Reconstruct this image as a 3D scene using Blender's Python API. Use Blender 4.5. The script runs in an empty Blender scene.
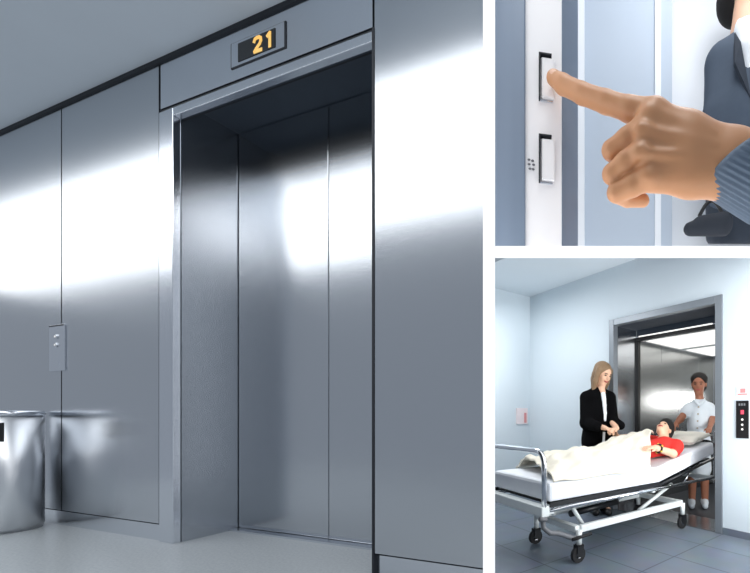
import bpy, bmesh, math, random
import numpy as np
from mathutils import Vector, Matrix

random.seed(4)
C = bpy.context.scene.collection
SC = bpy.context.scene

# ------------------------------------------------------------------ camera
FPX, CX, CY = 390.0, 600.0, 415.0
EYE = Vector((0, 0, 1.15))
cam_data = bpy.data.cameras.new('camera')
cam = bpy.data.objects.new('camera', cam_data)
C.objects.link(cam)
cam.location = EYE
cam.rotation_euler = (math.pi / 2, 0, 0)
cam_data.sensor_fit = 'HORIZONTAL'
cam_data.sensor_width = 36.0
cam_data.lens = FPX / 750.0 * 36.0
cam_data.shift_x = (375.0 - CX) / 750.0
cam_data.shift_y = (CY - 286.5) / 750.0
cam_data.clip_start = 0.02
SC.camera = cam
SC.view_settings.view_transform = 'Standard'
SC.view_settings.look = 'None'


def ray(px, py):
    return Vector(((px - CX) / FPX, 1.0, -(py - CY) / FPX))


def pt(px, py, Y):
    return EYE + ray(px, py) * Y


class Frame:
    """An upright local frame: x along 'xd' (plan direction), y a quarter turn to its left, z up."""
    def __init__(self, org, xd):
        self.o = Vector(org)
        xd = Vector((xd[0], xd[1], 0)).normalized()
        yd = Vector((-xd.y, xd.x, 0))
        self.x, self.y = xd, yd
        self.m = Matrix(((xd.x, yd.x, 0, self.o.x), (xd.y, yd.y, 0, self.o.y), (0, 0, 1, self.o.z), (0, 0, 0, 1)))

    def hit(self, px, py, y=0.0):
        r = ray(px, py)
        e = EYE - self.o
        t = (y - e.dot(self.y)) / r.dot(self.y)
        p = e + r * t
        return p.dot(self.x), p.z

    def hitz(self, px, py, z=0.0):
        r = ray(px, py)
        e = EYE - self.o
        t = (z - e.z) / r.z
        p = e + r * t
        return p.dot(self.x), p.dot(self.y)

    def loc(self, w):
        e = Vector(w) - self.o
        return Vector((e.dot(self.x), e.dot(self.y), e.z))


WORLD = Frame((0, 0, 0), (1, 0))

# ------------------------------------------------------------------ materials
def srgb(r, g, b):
    f = lambda c: (c / 255) / 12.92 if c / 255 <= 0.04045 else ((c / 255 + 0.055) / 1.055) ** 2.4
    return (f(r), f(g), f(b), 1)


def mat(name, col, rough=0.5, metal=0.0, var=0.06, scale=18.0, bump=0.0, stretch=(1, 1, 1), emit=None, es=0.0,
        spec=0.5, aniso=0.0, sss=0.0, coat=0.0, trans=0.0):
    m = bpy.data.materials.new(name)
    m.use_nodes = True
    nt = m.node_tree
    n, l = nt.nodes, nt.links
    b = n['Principled BSDF']
    tc = n.new('ShaderNodeTexCoord')
    mp = n.new('ShaderNodeMapping')
    mp.inputs['Scale'].default_value = stretch
    nz = n.new('ShaderNodeTexNoise')
    nz.inputs['Scale'].default_value = scale
    nz.inputs['Detail'].default_value = 4
    l.new(tc.outputs['Object'], mp.inputs['Vector'])
    l.new(mp.outputs['Vector'], nz.inputs['Vector'])
    mx = n.new('ShaderNodeMix')
    mx.data_type = 'RGBA'
    a = [max(0, c * (1 - var)) for c in col[:3]] + [1]
    c2 = [min(1, c * (1 + var)) for c in col[:3]] + [1]
    mx.inputs['A'].default_value = a
    mx.inputs['B'].default_value = c2
    l.new(nz.outputs['Fac'], mx.inputs['Factor'])
    l.new(mx.outputs['Result'], b.inputs['Base Color'])
    b.inputs['Roughness'].default_value = rough
    b.inputs['Metallic'].default_value = metal
    b.inputs['Specular IOR Level'].default_value = spec
    b.inputs['Anisotropic'].default_value = aniso
    b.inputs['Coat Weight'].default_value = coat
    b.inputs['Transmission Weight'].default_value = trans
    if sss:
        b.inputs['Subsurface Weight'].default_value = sss
        b.inputs['Subsurface Radius'].default_value = (1.0, 0.35, 0.2)
        b.inputs['Subsurface Scale'].default_value = 0.02
    if bump:
        bp = n.new('ShaderNodeBump')
        bp.inputs['Strength'].default_value = bump
        bp.inputs['Distance'].default_value = 0.01
        l.new(nz.outputs['Fac'], bp.inputs['Height'])
        l.new(bp.outputs['Normal'], b.inputs['Normal'])
    if emit:
        b.inputs['Emission Color'].default_value = emit
        b.inputs['Emission Strength'].default_value = es
    return m


M = {}
M['steel'] = mat('brushed_steel', (0.59, 0.615, 0.65, 1), 0.20, 1.0, 0.04, 6, 0.015, (1.2, 1.2, 90))
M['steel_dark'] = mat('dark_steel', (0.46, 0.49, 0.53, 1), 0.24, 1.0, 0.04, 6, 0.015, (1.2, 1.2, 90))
M['steel_bright'] = mat('polished_steel_trim', (0.72, 0.75, 0.80, 1), 0.18, 1.0, 0.03, 6, 0.01, (60, 60, 1))
M['steel_bin'] = mat('satin_steel_bin', (0.78, 0.80, 0.83, 1), 0.34, 1.0, 0.03, 6, 0.01, (80, 80, 1))
M['seam'] = mat('dark_joint', srgb(30, 34, 42), 0.7)
M['lobby_ceiling'] = mat('lobby_ceiling_paint', srgb(222, 230, 237), 0.9, 0, 0.03, 3)
M['lobby_floor'] = mat('polished_terrazzo', srgb(172, 177, 180), 0.25, 0, 0.2, 90, 0.0)
M['black_screen'] = mat('black_screen', srgb(12, 10, 10), 0.2)
M['amber'] = mat('amber_digits', srgb(200, 160, 90), 0.6, emit=srgb(240, 198, 112), es=0.72)
M['black_plastic'] = mat('black_plastic', srgb(18, 18, 20), 0.4)
M['rubber'] = mat('black_rubber', srgb(22, 22, 24), 0.7)
M['self_lit_white'] = mat('self_lit_white_board', (0.9, 0.9, 0.9, 1), 0.8, 0, 0.0, emit=(1, 1, 1, 1), es=0.75)  # glow added so the partition reads white with no lamp on it
M['white_plate'] = mat('white_plate', srgb(250, 250, 252), 0.45, 0, 0.01)
M['blue_jamb'] = mat('slate_blue_metal', srgb(122, 138, 158), 0.4, 0.1, 0.08, 2, 0, (14, 14, 0.2))
M['pale_wall'] = mat('pale_blue_wall', srgb(184, 196, 210), 0.7, 0, 0.06, 0.8)
M['white_wall'] = mat('white_wall', srgb(238, 242, 247), 0.8, 0, 0.02, 2)
M['corridor_wall'] = mat('corridor_wall_paint', srgb(216, 227, 234), 0.75, 0, 0.03, 1.5)
M['corridor_ceiling'] = mat('corridor_ceiling_paint', srgb(222, 230, 236), 0.85, 0, 0.02, 2)
M['skin'] = mat('light_skin', srgb(226, 176, 132), 0.5, 0, 0.06, 9, 0.03, sss=0.12)
M['hand_skin'] = mat('warm_hand_skin', srgb(208, 152, 110), 0.42, 0, 0.08, 7, 0.03, sss=0.1)
M['nail'] = mat('pink_nail', srgb(232, 188, 160), 0.25, 0, 0.03)
M['skin_pale'] = mat('fair_skin', srgb(232, 186, 156), 0.55, 0, 0.05, 20)
M['skin_brown'] = mat('brown_skin', srgb(170, 112, 86), 0.6, 0, 0.06, 20)
M['knit'] = mat('grey_blue_knit', srgb(112, 128, 146), 0.9, 0, 0.1, 60, 0.2)
M['suit'] = mat('charcoal_suit_wool', srgb(74, 86, 102), 0.9, 0, 0.08, 30)
M['trouser'] = mat('dark_trouser_wool', srgb(46, 54, 66), 0.9, 0, 0.08, 30)
M['shirt'] = mat('white_shirt_cotton', srgb(236, 240, 245), 0.8, 0, 0.03)
M['dark_hair'] = mat('dark_hair', srgb(22, 17, 15), 0.75, 0, 0.3, 40, 0.2, (6, 6, 1))
M['blond_hair'] = mat('ash_blond_hair', srgb(136, 110, 82), 0.6, 0, 0.45, 40, 0.3, (6, 6, 0.6))
M['coat'] = mat('black_coat_wool', srgb(9, 9, 11), 1.0, 0, 0.2, 30, spec=0.08)
M['tunic'] = mat('white_tunic_cotton', srgb(232, 240, 246), 0.85, 0, 0.03)
M['red'] = mat('red_shirt_cotton', srgb(214, 42, 34), 0.8, 0, 0.08)
M['blanket'] = mat('cream_blanket', srgb(238, 232, 216), 0.95, 0, 0.05, 12, 0.15)
M['sheet'] = mat('white_sheet', srgb(238, 242, 248), 0.9, 0, 0.03, 10, 0.1)
M['pillow'] = mat('ivory_pillow_cotton', srgb(238, 234, 222), 0.9, 0, 0.03, 10, 0.1)
M['chrome'] = mat('chrome_tube', (0.78, 0.8, 0.83, 1), 0.12, 1.0, 0.02)
M['white_metal'] = mat('white_enamel', srgb(226, 232, 232), 0.35, 0, 0.04)
M['dark_metal'] = mat('black_enamel', srgb(26, 28, 32), 0.4, 0.3)
M['grey_tube'] = mat('grey_hose', srgb(110, 112, 116), 0.5)
M['gold'] = mat('gold_link', srgb(220, 180, 80), 0.3, 1.0)
M['sign_white'] = mat('sign_white', srgb(238, 226, 228), 0.6)
M['sign_red'] = mat('sign_red', srgb(214, 142, 142), 0.6)
M['red_lamp'] = mat('red_indicator', srgb(205, 70, 90), 0.4, emit=srgb(220, 70, 90), es=0.6)
M['white_lamp'] = mat('pale_button', srgb(225, 220, 215), 0.4, emit=(1, 1, 1, 1), es=0.4)
M['grey_mark'] = mat('grey_glyph', srgb(120, 124, 128), 0.5)
M['diffuser'] = mat('luminous_diffuser', srgb(245, 245, 240), 0.5, emit=(1, .99, .96, 1), es=0.95)
M['bag_leather'] = mat('dark_bag_leather', srgb(34, 40, 50), 0.8)
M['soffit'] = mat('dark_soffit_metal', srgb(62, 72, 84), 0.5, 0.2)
M['frame_steel'] = mat('grey_frame_steel', srgb(132, 139, 146), 0.38, 0.35, 0.04, 4, 0, (1, 1, 20))
M['eye'] = mat('eye_dark', srgb(40, 28, 24), 0.3)
M['lips'] = mat('lips', srgb(176, 84, 78), 0.5)
M['cab_steel'] = mat('cab_steel', (0.46, 0.47, 0.47, 1), 0.26, 1.0, 0.04, 5, 0.02, (70, 70, 1))
M['cab_floor'] = mat('cab_floor_rubber', srgb(46, 50, 58), 0.5, 0, 0.1)
M['brass_button'] = mat('cloth_button', srgb(190, 180, 160), 0.5)


def tile_material():
    m = bpy.data.materials.new('slate_floor_tiles')
    m.use_nodes = True
    nt = m.node_tree
    n, l = nt.nodes, nt.links
    b = n['Principled BSDF']
    tc = n.new('ShaderNodeTexCoord')
    br = n.new('ShaderNodeTexBrick')
    br.offset = 0.0
    br.inputs['Scale'].default_value = 1.0
    br.inputs['Brick Width'].default_value = 0.62
    br.inputs['Row Height'].default_value = 0.42
    br.inputs['Mortar Size'].default_value = 0.006
    br.inputs['Color1'].default_value = srgb(106, 116, 128)
    br.inputs['Color2'].default_value = srgb(102, 112, 124)
    br.inputs['Mortar'].default_value = srgb(66, 74, 86)
    nz = n.new('ShaderNodeTexNoise')
    nz.inputs['Scale'].default_value = 5
    mx = n.new('ShaderNodeMix')
    mx.data_type = 'RGBA'
    mx.blend_type = 'OVERLAY'
    mx.inputs['Factor'].default_value = 0.18
    l.new(tc.outputs['Object'], br.inputs['Vector'])
    l.new(tc.outputs['Object'], nz.inputs['Vector'])
    l.new(br.outputs['Color'], mx.inputs['A'])
    l.new(nz.outputs['Color'], mx.inputs['B'])
    l.new(mx.outputs['Result'], b.inputs['Base Color'])
    b.inputs['Roughness'].default_value = 0.38
    return m


M['tiles'] = tile_material()


def rib_material():
    m = mat('grey_blue_rib_knit', srgb(112, 128, 146), 0.9, 0, 0.1, 60, 0.0)
    return m


# ------------------------------------------------------------------ mesh builder
class MB:
    def __init__(self):
        self.v, self.f, self.smooth = [], [], []

    def add(self, vs, fs, smooth=False):
        o = len(self.v)
        self.v += [Vector(p) for p in vs]
        self.f += [tuple(i + o for i in f) for f in fs]
        self.smooth += [smooth] * len(fs)
        return self

    def box(self, x0, x1, y0, y1, z0, z1):
        vs = [(x, y, z) for z in (z0, z1) for y in (y0, y1) for x in (x0, x1)]
        fs = [(0, 2, 3, 1), (4, 5, 7, 6), (0, 1, 5, 4), (2, 6, 7, 3), (0, 4, 6, 2), (1, 3, 7, 5)]
        return self.add(vs, fs)

    def hexa(self, lower, upper):
        """prism between two polygons given in matching order (counter-clockwise seen from the upper side)"""
        k = len(lower)
        fs = [tuple(reversed(range(k))), tuple(range(k, 2 * k))]
        for i in range(k):
            j = (i + 1) % k
            fs.append((i, j, j + k, i + k))
        return self.add(list(lower) + list(upper), fs)

    def tube(self, pts, r, seg=12, closed=False):
        pts = [Vector(p) for p in pts]
        n = len(pts)
        rs = r if isinstance(r, (list, tuple)) else [r] * n
        vs, fs = [], []
        prev = None
        for i, p in enumerate(pts):
            a = pts[max(i - 1, 0)]
            b = pts[min(i + 1, n - 1)]
            t = (b - a).normalized()
            if prev is None:
                up = Vector((0, 0, 1)) if abs(t.z) < 0.9 else Vector((1, 0, 0))
                u = t.cross(up).normalized()
            else:
                u = (prev - t * prev.dot(t)).normalized()
            prev = u
            w = t.cross(u)
            for k in range(seg):
                an = 2 * math.pi * k / seg
                vs.append(p + (u * math.cos(an) + w * math.sin(an)) * rs[i])
        for i in range(n - 1):
            for k in range(seg):
                k2 = (k + 1) % seg
                fs.append((i * seg + k, i * seg + k2, (i + 1) * seg + k2, (i + 1) * seg + k))
        fs.append(tuple(reversed(range(seg))))
        fs.append(tuple((n - 1) * seg + k for k in range(seg)))
        return self.add(vs, fs, True)

    def lathe(self, prof, center=(0, 0, 0), seg=48):
        vs, fs = [], []
        c = Vector(center)
        for r, z in prof:
            for k in range(seg):
                a = 2 * math.pi * k / seg
                vs.append(c + Vector((r * math.cos(a), r * math.sin(a), z)))
        for i in range(len(prof) - 1):
            for k in range(seg):
                k2 = (k + 1) % seg
                fs.append((i * seg + k, i * seg + k2, (i + 1) * seg + k2, (i + 1) * seg + k))
        fs.append(tuple(reversed(range(seg))))
        fs.append(tuple((len(prof) - 1) * seg + k for k in range(seg)))
        return self.add(vs, fs, True)

    def disc(self, c, axis, r, th, seg=20):
        c, axis = Vector(c), Vector(axis).normalized()
        return self.tube([c - axis * th / 2, c + axis * th / 2], r, seg)

    def ellipsoid(self, c, rad, R=None, su=16, sv=10):
        c = Vector(c)
        R = R or Matrix.Identity(3)
        vs, fs = [], []
        for j in range(sv + 1):
            th = math.pi * j / sv
            for i in range(su):
                a = 2 * math.pi * i / su
                p = Vector((rad[0] * math.sin(th) * math.cos(a), rad[1] * math.sin(th) * math.sin(a), rad[2] * math.cos(th)))
                vs.append(c + R @ p)
        for j in range(sv):
            for i in range(su):
                i2 = (i + 1) % su
                fs.append((j * su + i, (j + 1) * su + i, (j + 1) * su + i2, j * su + i2))
        return self.add(vs, fs, True)


def finish(name, vs, fs, sm, material, root=None, frame=WORLD, base=None, bevel=0.0, label=None):
    me = bpy.data.meshes.new(name)
    if root is not None:
        frame, base = root_info[root.name]
    base = Vector(base) if base is not None else Vector((0, 0, 0))
    me.from_pydata([tuple(Vector(v) - base) for v in vs], [], fs)
    me.validate()
    bm = bmesh.new()
    bm.from_mesh(me)
    bmesh.ops.recalc_face_normals(bm, faces=bm.faces)
    bm.to_mesh(me)
    bm.free()
    if isinstance(sm, bool):
        sm = [sm] * len(me.polygons)
    for p, s in zip(me.polygons, sm):
        p.use_smooth = s and len(p.vertices) <= 4
    me.materials.append(material)
    o = bpy.data.objects.new(name, me)
    C.objects.link(o)
    if root is not None:
        o.parent = root
        root_info[o.name] = (frame, base)
    else:
        o.matrix_world = frame.m @ Matrix.Translation(base)
        root_info[o.name] = (frame, base)
    if bevel:
        b = o.modifiers.new('edge', 'BEVEL')
        b.width = bevel
        b.segments = 2
        b.limit_method = 'ANGLE'
    if label:
        o['label'] = label
    return o


root_info = {}


def build(mb, name, material, root=None, **kw):
    return finish(name, mb.v, mb.f, mb.smooth, material, root, **kw)


def tag(o, label=None, cat=None, group=None, kind=None):
    if label: o['label'] = label
    if cat: o['category'] = cat
    if group: o['group'] = group
    if kind: o['kind'] = kind
    return o


def thing(name, label, cat, frame, base, group=None):
    o = bpy.data.objects.new(name, None)
    o.empty_display_size = 0.1
    C.objects.link(o)
    o.matrix_world = frame.m @ Matrix.Translation(Vector(base))
    root_info[o.name] = (frame, Vector(base))
    return tag(o, label, cat, group)


def struct(name, frame=WORLD, base=(0, 0, 0)):
    o = bpy.data.objects.new(name, None)
    o.empty_display_size = 0.1
    C.objects.link(o)
    o.matrix_world = frame.m @ Matrix.Translation(Vector(base))
    root_info[o.name] = (frame, Vector(base))
    o['kind'] = 'structure'
    return o


# ------------------------------------------------------------------ soft solids (blended round cones and ellipsoids)
def cone(a, b, ra, rb=None, k=None):
    return ('c', np.array(a, float), np.array(b, float), ra, ra if rb is None else rb, k)


def ell(c, r, R=None, k=None):
    return ('e', np.array(c, float), np.array(r, float), np.array(R if R is not None else np.eye(3), float), None, k)


def chain(pts, rs, k=None):
    return [cone(pts[i], pts[i + 1], rs[i], rs[i + 1], k) for i in range(len(pts) - 1)]


def soft_mesh(prims, h, k=0.02, cut=None):
    los, his = [], []
    for p in prims:
        if p[0] == 'c':
            m = max(p[3], p[4])
            los.append(np.minimum(p[1], p[2]) - m)
            his.append(np.maximum(p[1], p[2]) + m)
        else:
            m = p[2].max()
            los.append(p[1] - m)
            his.append(p[1] + m)
    lo = np.min(los, 0) - 3 * h - k
    hi = np.max(his, 0) + 3 * h + k
    n = np.ceil((hi - lo) / h).astype(int) + 1
    ax = [lo[i] + np.arange(n[i]) * h for i in range(3)]
    D = np.full(n, 1.0)
    for p, l0, h0 in zip(prims, los, his):
        kk = p[5] if p[5] is not None else k
        mg = 2.5 * h + kk * 1.5
        i0 = np.clip(np.floor((l0 - mg - lo) / h).astype(int), 0, n)
        i1 = np.clip(np.ceil((h0 + mg - lo) / h).astype(int) + 1, 0, n)
        X, Y, Z = np.meshgrid(ax[0][i0[0]:i1[0]], ax[1][i0[1]:i1[1]], ax[2][i0[2]:i1[2]], indexing='ij')
        P = np.stack([X, Y, Z], -1)
        if p[0] == 'c':
            ab = p[2] - p[1]
            t = np.clip(((P - p[1]) @ ab) / max(ab @ ab, 1e-12), 0, 1)
            d = np.linalg.norm(P - p[1] - t[..., None] * ab, axis=-1) - (p[3] + t * (p[4] - p[3]))
        else:
            q = (P - p[1]) @ p[3]
            k0 = np.linalg.norm(q / p[2], axis=-1)
            k1 = np.linalg.norm(q / p[2] ** 2, axis=-1)
            d = k0 * (k0 - 1) / np.maximum(k1, 1e-9)
        sl = D[i0[0]:i1[0], i0[1]:i1[1], i0[2]:i1[2]]
        if kk > 0:
            hh = np.maximum(kk - np.abs(sl - d), 0) / kk
            sl[...] = np.minimum(sl, d) - hh * hh * kk * 0.25
        else:
            sl[...] = np.minimum(sl, d)
    if cut is not None:
        X, Y, Z = np.meshgrid(*ax, indexing='ij')
        D = np.maximum(D, cut(X, Y, Z))
    ins = D < 0
    # surface nets
    cs = [ins[i:n[0] - 1 + i, j:n[1] - 1 + j, q:n[2] - 1 + q] for i in (0, 1) for j in (0, 1) for q in (0, 1)]
    s = sum(c.astype(np.int8) for c in cs)
    act = (s > 0) & (s < 8)
    idx = np.full(act.shape, -1)
    cells = np.argwhere(act)
    idx[act] = np.arange(len(cells))
    acc = np.zeros((len(cells), 3))
    cnt = np.zeros(len(cells))
    corner = [(0, 0, 0), (1, 0, 0), (0, 1, 0), (1, 1, 0), (0, 0, 1), (1, 0, 1), (0, 1, 1), (1, 1, 1)]
    edges = [(0, 1), (2, 3), (4, 5), (6, 7), (0, 2), (1, 3), (4, 6), (5, 7), (0, 4), (1, 5), (2, 6), (3, 7)]
    cv = [D[cells[:, 0] + c[0], cells[:, 1] + c[1], cells[:, 2] + c[2]] for c in corner]
    for a, b in edges:
        ms = (cv[a] < 0) != (cv[b] < 0)
        t = np.zeros(len(cells))
        t[ms] = cv[a][ms] / (cv[a][ms] - cv[b][ms])
        pa, pb = np.array(corner[a], float), np.array(corner[b], float)
        acc[ms] += pa + t[ms, None] * (pb - pa)
        cnt[ms] += 1
    V = lo + (cells + acc / cnt[:, None]) * h
    F = []
    for a in range(3):
        b, c = (a + 1) % 3, (a + 2) % 3
        s0 = [slice(None)] * 3
        s1 = [slice(None)] * 3
        s0[a], s1[a] = slice(0, -1), slice(1, None)
        i0, i1 = ins[tuple(s0)], ins[tuple(s1)]
        for e in np.argwhere(i0 != i1):
            if e[b] < 1 or e[c] < 1 or e[b] > n[b] - 2 or e[c] > n[c] - 2:
                continue
            q = []
            for db, dc in ((-1, -1), (0, -1), (0, 0), (-1, 0)):
                w = e.copy()
                w[b] += db
                w[c] += dc
                q.append(idx[tuple(w)])
            if min(q) < 0:
                continue
            F.append(tuple(q) if i0[tuple(e)] else tuple(reversed(q)))
    return V, F


def soft(name, prims, h, material, root=None, k=0.02, cut=None, frame=WORLD, base=None, label=None, smooth_it=2):
    V, F = soft_mesh(prims, h, k, cut)
    o = finish(name, [Vector(v) for v in V], F, True, material, root, frame=frame, base=base, label=label)
    if smooth_it:
        s = o.modifiers.new('relax', 'SMOOTH')
        s.factor = 0.5
        s.iterations = smooth_it
    return o


# =================================================================== LEFT: the steel lift lobby
hL = 0.70
ZL = EYE.z - hL                                            # lobby floor height
vp1 = -629.0
def lobby_floor_y(px): return CY + (541 - CY) * (px - vp1) / (156 - vp1)
org = pt(156, 541, FPX * hL / (541 - CY))
LF = Frame((org.x, org.y, ZL), (CX - vp1, -FPX))           # x runs right along the wall, y into the wall
def ls(px, d=0.0): return LF.hit(px, 300, d)[0]
def lz(px, py, d=0.0): return LF.hit(px, py, d)[1]

# recess depth from the reveal: outer edge at x=174, inner corner at x=238
s174 = ls(174)
r = ray(238, 500)
e = EYE - LF.o
DEP = (s174 - e.dot(LF.x)) / r.dot(LF.x) * r.dot(LF.y) + e.dot(LF.y)
z_top = lz(165, 57)
z_head = lz(174, 116)
z_soff = lz(238, 134, DEP)
z_pan = lz(100, 515.5)
sL, s61, s160, s174, s374, sR = ls(-40), ls(61.5), ls(160), ls(174), ls(373.5), ls(487)
g = 0.006
print('LOBBY DEP', DEP, 'ztop', z_top, 'head', z_head, 'soff', z_soff, 'pan', z_pan, 's', sL, s61, s160, s174, s374, sR)

wall = struct('wall_left', LF)
def panel(x0, x1, z0, z1, name='steel_panel', m='steel', y0=0.0, y1=0.03):
    return build(MB().box(x0, x1, y0, y1, z0, z1), name, M[m], wall)
zt = z_top - 0.026
panel(sL, s61 - g, z_pan, zt)
panel(s61 + g, s160 - 0.012, z_pan, zt)
panel(s374 + g, sR, z_pan, zt)
panel(s160 + g, s374 - g, z_head + 0.065, zt, 'header_panel', 'steel_bright')  # brighter steel paints in the extra light the header catches
# dark backing seen in the joints
build(MB().box(sL, s160, 0.032, 0.05, 0, z_top).box(s374 + 0.004, sR, 0.032, 0.05, 0, z_top).box(s160, s374 + 0.004, 0.032, 0.05, z_head + 0.01, z_top), 'joint_backing', M['seam'], wall)
bb = struct('baseboard_left', LF)
build(MB().box(sL, s160 - g, 0.012, 0.03, 0, z_pan - 0.011), 'plinth_strip', M['steel_bright'], bb)
build(MB().box(s374 + g, sR, 0.012, 0.03, 0, z_pan - 0.011), 'plinth_strip', M['steel_bright'], bb)

# lift doorway
dr = struct('door_1', LF)
build(MB().box(s160 - 0.002, s174 - 0.003, -0.004, 0.03, 0, z_head + 0.045), 'door_jamb', M['steel_bright'], dr, bevel=0.003)
build(MB().box(s174 + 0.0005, s374 - 0.006, -0.004, 0.03, z_head, z_head + 0.045), 'door_head', M['steel_bright'], dr, bevel=0.003)
build(MB().box(s160 + 0.003, s374 - 0.001, 0.004, 0.03, z_head + 0.047, z_head + 0.06), 'dark_strip', M['seam'], dr)  # dark strip between door head and header panel
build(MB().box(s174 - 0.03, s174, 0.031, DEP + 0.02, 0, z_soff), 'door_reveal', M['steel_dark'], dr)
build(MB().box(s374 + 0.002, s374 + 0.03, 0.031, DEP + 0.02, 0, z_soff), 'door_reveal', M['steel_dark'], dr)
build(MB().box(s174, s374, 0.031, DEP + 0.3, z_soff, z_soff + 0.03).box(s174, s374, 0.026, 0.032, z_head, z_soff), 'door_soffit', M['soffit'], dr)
build(MB().box(s374 - 0.006, s374 + g - 0.001, -0.003, 0.031, 0, z_head + 0.06), 'edge_strip', M['seam'], dr)
x_leaf = ls(328.5, DEP)
leafw = x_leaf - s174 - 0.004
def leaf(x0, x1):
    build(MB().box(x0, x1, DEP, DEP + 0.035, 0.012, z_soff - 0.002), 'door_leaf', M['steel'], dr, bevel=0.003)
leaf(s174 + 0.006, x_leaf - 0.003)
leaf(x_leaf + 0.003, s374 - 0.004)
build(MB().box(s174 - 0.02, s374 + 0.02, DEP + 0.036, DEP + 0.05, 0, z_soff), 'shaft_backing', M['seam'], dr)
build(MB().box(s174 + 0.002, s374 - 0.002, DEP - 0.045, DEP + 0.035, 0.0, 0.010), 'door_sill', M['steel_bright'], dr)

# floor and ceiling of the lobby
fl = MB()
a, b_ = LF.loc(pt(487, 573, 1.0)), None
fl.box(sL - 0.4, sR, -2.9, 0.045, -0.05, 0).box(s174 - 0.03, s374 + 0.03, 0.045, DEP + 0.05, -0.05, 0)
build(fl, 'floor', M['lobby_floor'], frame=LF, base=(0, 0, 0))['kind'] = 'structure'
ce = MB().box(sL - 2.5, sR, -0.47, 0.06, z_top, z_top + 0.04)
build(ce, 'ceiling', M['lobby_ceiling'], frame=LF)['kind'] = 'structure'
build(MB().box(sL - 2.5, sR - 0.02, -0.008, 0.03, z_top - 0.026, z_top - 0.001), 'trim_1', M['seam'], frame=LF)['kind'] = 'structure'

# floor indicator
x0, x1 = ls(231.5), ls(286.5)
zA, zB = lz(231.5, 69), lz(231.5, 43.5)
zb, zt2 = (lz(231.5, 69.5) + lz(286.5, 48.5)) / 2, (lz(231.5, 43.5) + lz(286.5, 22.5)) / 2
ind = thing('floor_indicator', 'lit floor number display above the steel lift doors', 'display', LF, ((x0 + x1) / 2, 0, zb))
build(MB().box(x0, x1, -0.003, 0.0, zb, zt2), 'mounting_rim', M['seam'], ind)
build(MB().box(x0 + 0.008, x1 - 0.008, -0.005, -0.002, zb + 0.004, zt2 - 0.004), 'face_plate', M['steel_bright'], ind)
xs0, xs1 = ls(239.5), ls(276.5)
zs0, zs1 = (lz(239.5, 61.5) + lz(276.5, 49.5)) / 2, (lz(239.5, 44) + lz(276.5, 30)) / 2
build(MB().box(xs0, xs1, -0.007, -0.004, zs0, zs1), 'screen', M['black_screen'], ind)
# digits as lit strokes
def digit(pts, ox):
    mb = MB()
    hgt = (zs1 - zs0) * 0.80
    z0 = zs0 + (zs1 - zs0) * 0.09
    w = hgt * 0.80
    r_ = hgt * 0.115
    P = [Vector((ox + p[0] * w, -0.0090, z0 + p[1] * hgt)) for p in pts]
    for i in range(len(P) - 1):
        a, b = P[i], P[i + 1]
        d = (b - a).normalized()
        nn = Vector((-d.z, 0, d.x)) * r_
        a2, b2 = a - d * r_ * 0.6, b + d * r_ * 0.6
        off = Vector((0, 0.0025, 0))
        q = [a2 - nn, b2 - nn, b2 + nn, a2 + nn]
        mb.hexa([p + off for p in q], [p for p in q])
    build(mb, 'digit', M['amber'], ind)
digit([(0.02, 0.76), (0.12, 0.92), (0.34, 0.97), (0.62, 0.95), (0.82, 0.86), (0.84, 0.68), (0.7, 0.5), (0.3, 0.26), (0.06, 0.08), (0.9, 0.06)], xs0 + (xs1 - xs0) * 0.45)
digit([(-0.16, 0.78), (0.14, 0.95), (0.14, 0.04)], xs0 + (xs1 - xs0) * 0.84)


# call station on the joint between the wall panels
x0, x1 = ls(51), ls(66)
zb, zt2 = lz(58, 371), lz(58, 325)
cp = thing('call_station', 'slim steel call button plate on the wall above the bin', 'control panel', LF, ((x0 + x1) / 2, 0, zb))
build(MB().box(x0, x1, -0.008, 0.0, zb, zt2), 'face_plate', M['steel_bright'], cp, bevel=0.002)
build(MB().box(x0 + .004, x1 - .002, -0.0095, -0.007, zt2 - 0.010, zt2 - 0.002), 'top_dark_strip', M['seam'], cp)  # dark strip along the top of the plate
xm = (x0 + x1) / 2
for fz in (0.74, 0.56):
    q = zb + (zt2 - zb) * fz
    bt = build(MB().disc((xm, -0.010, q), (0, 1, 0), 0.014, 0.008), 'button', M['steel'], cp)
    build(MB().disc((xm, -0.0145, q), (0, 1, 0), 0.006, 0.002), 'button_mark', M['white_lamp'], bt)
build(MB().box(xm - .03, xm + .03, -0.0095, -0.007, zb + 0.03, zb + 0.075), 'key_switch_cover', M['steel_bright'], cp)

# waste bin
bz = 0.725
rb_ = 0.140
bc = WORLD
cb = pt(5, 530.5, FPX * hL / (530.5 - CY))
BF = Frame((cb.x, cb.y, ZL), LF.x)
bn = thing('waste_bin', 'round brushed steel waste bin standing by the lobby wall', 'bin', BF, (0, 0, 0))
build(MB().lathe([(rb_ - .006, 0), (rb_ - .006, .02), (rb_, .022), (rb_, bz - .03)], seg=64), 'body', M['steel_bin'], bn)
build(MB().lathe([(rb_ + .003, bz - .03), (rb_ + .003, bz - .004), (rb_ - .004, bz), (rb_ - .03, bz), (rb_ - .03, bz - .03)], seg=64), 'lid_rim', M['steel_bright'], bn)
slot = MB()
aim = Vector((EYE.x - cb.x, EYE.y - cb.y, 0)).normalized()
aim = Vector((aim.dot(BF.x), aim.dot(BF.y), 0))
a0 = math.atan2(aim.y, aim.x) - 0.36
N = 10
lo_, up_ = [], []
for rr in (rb_ - 0.01, rb_ + 0.002):
    for i in range(N + 1):
        a = a0 - 0.34 + 0.68 * i / N
        lo_.append(Vector((rr * math.cos(a), rr * math.sin(a), 0.545)))
        up_.append(Vector((rr * math.cos(a), rr * math.sin(a), 0.655)))
q = list(range(N + 1)) + list(range(2 * N + 1, N, -1))
slot.hexa([lo_[i] for i in q], [up_[i] for i in q])
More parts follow.
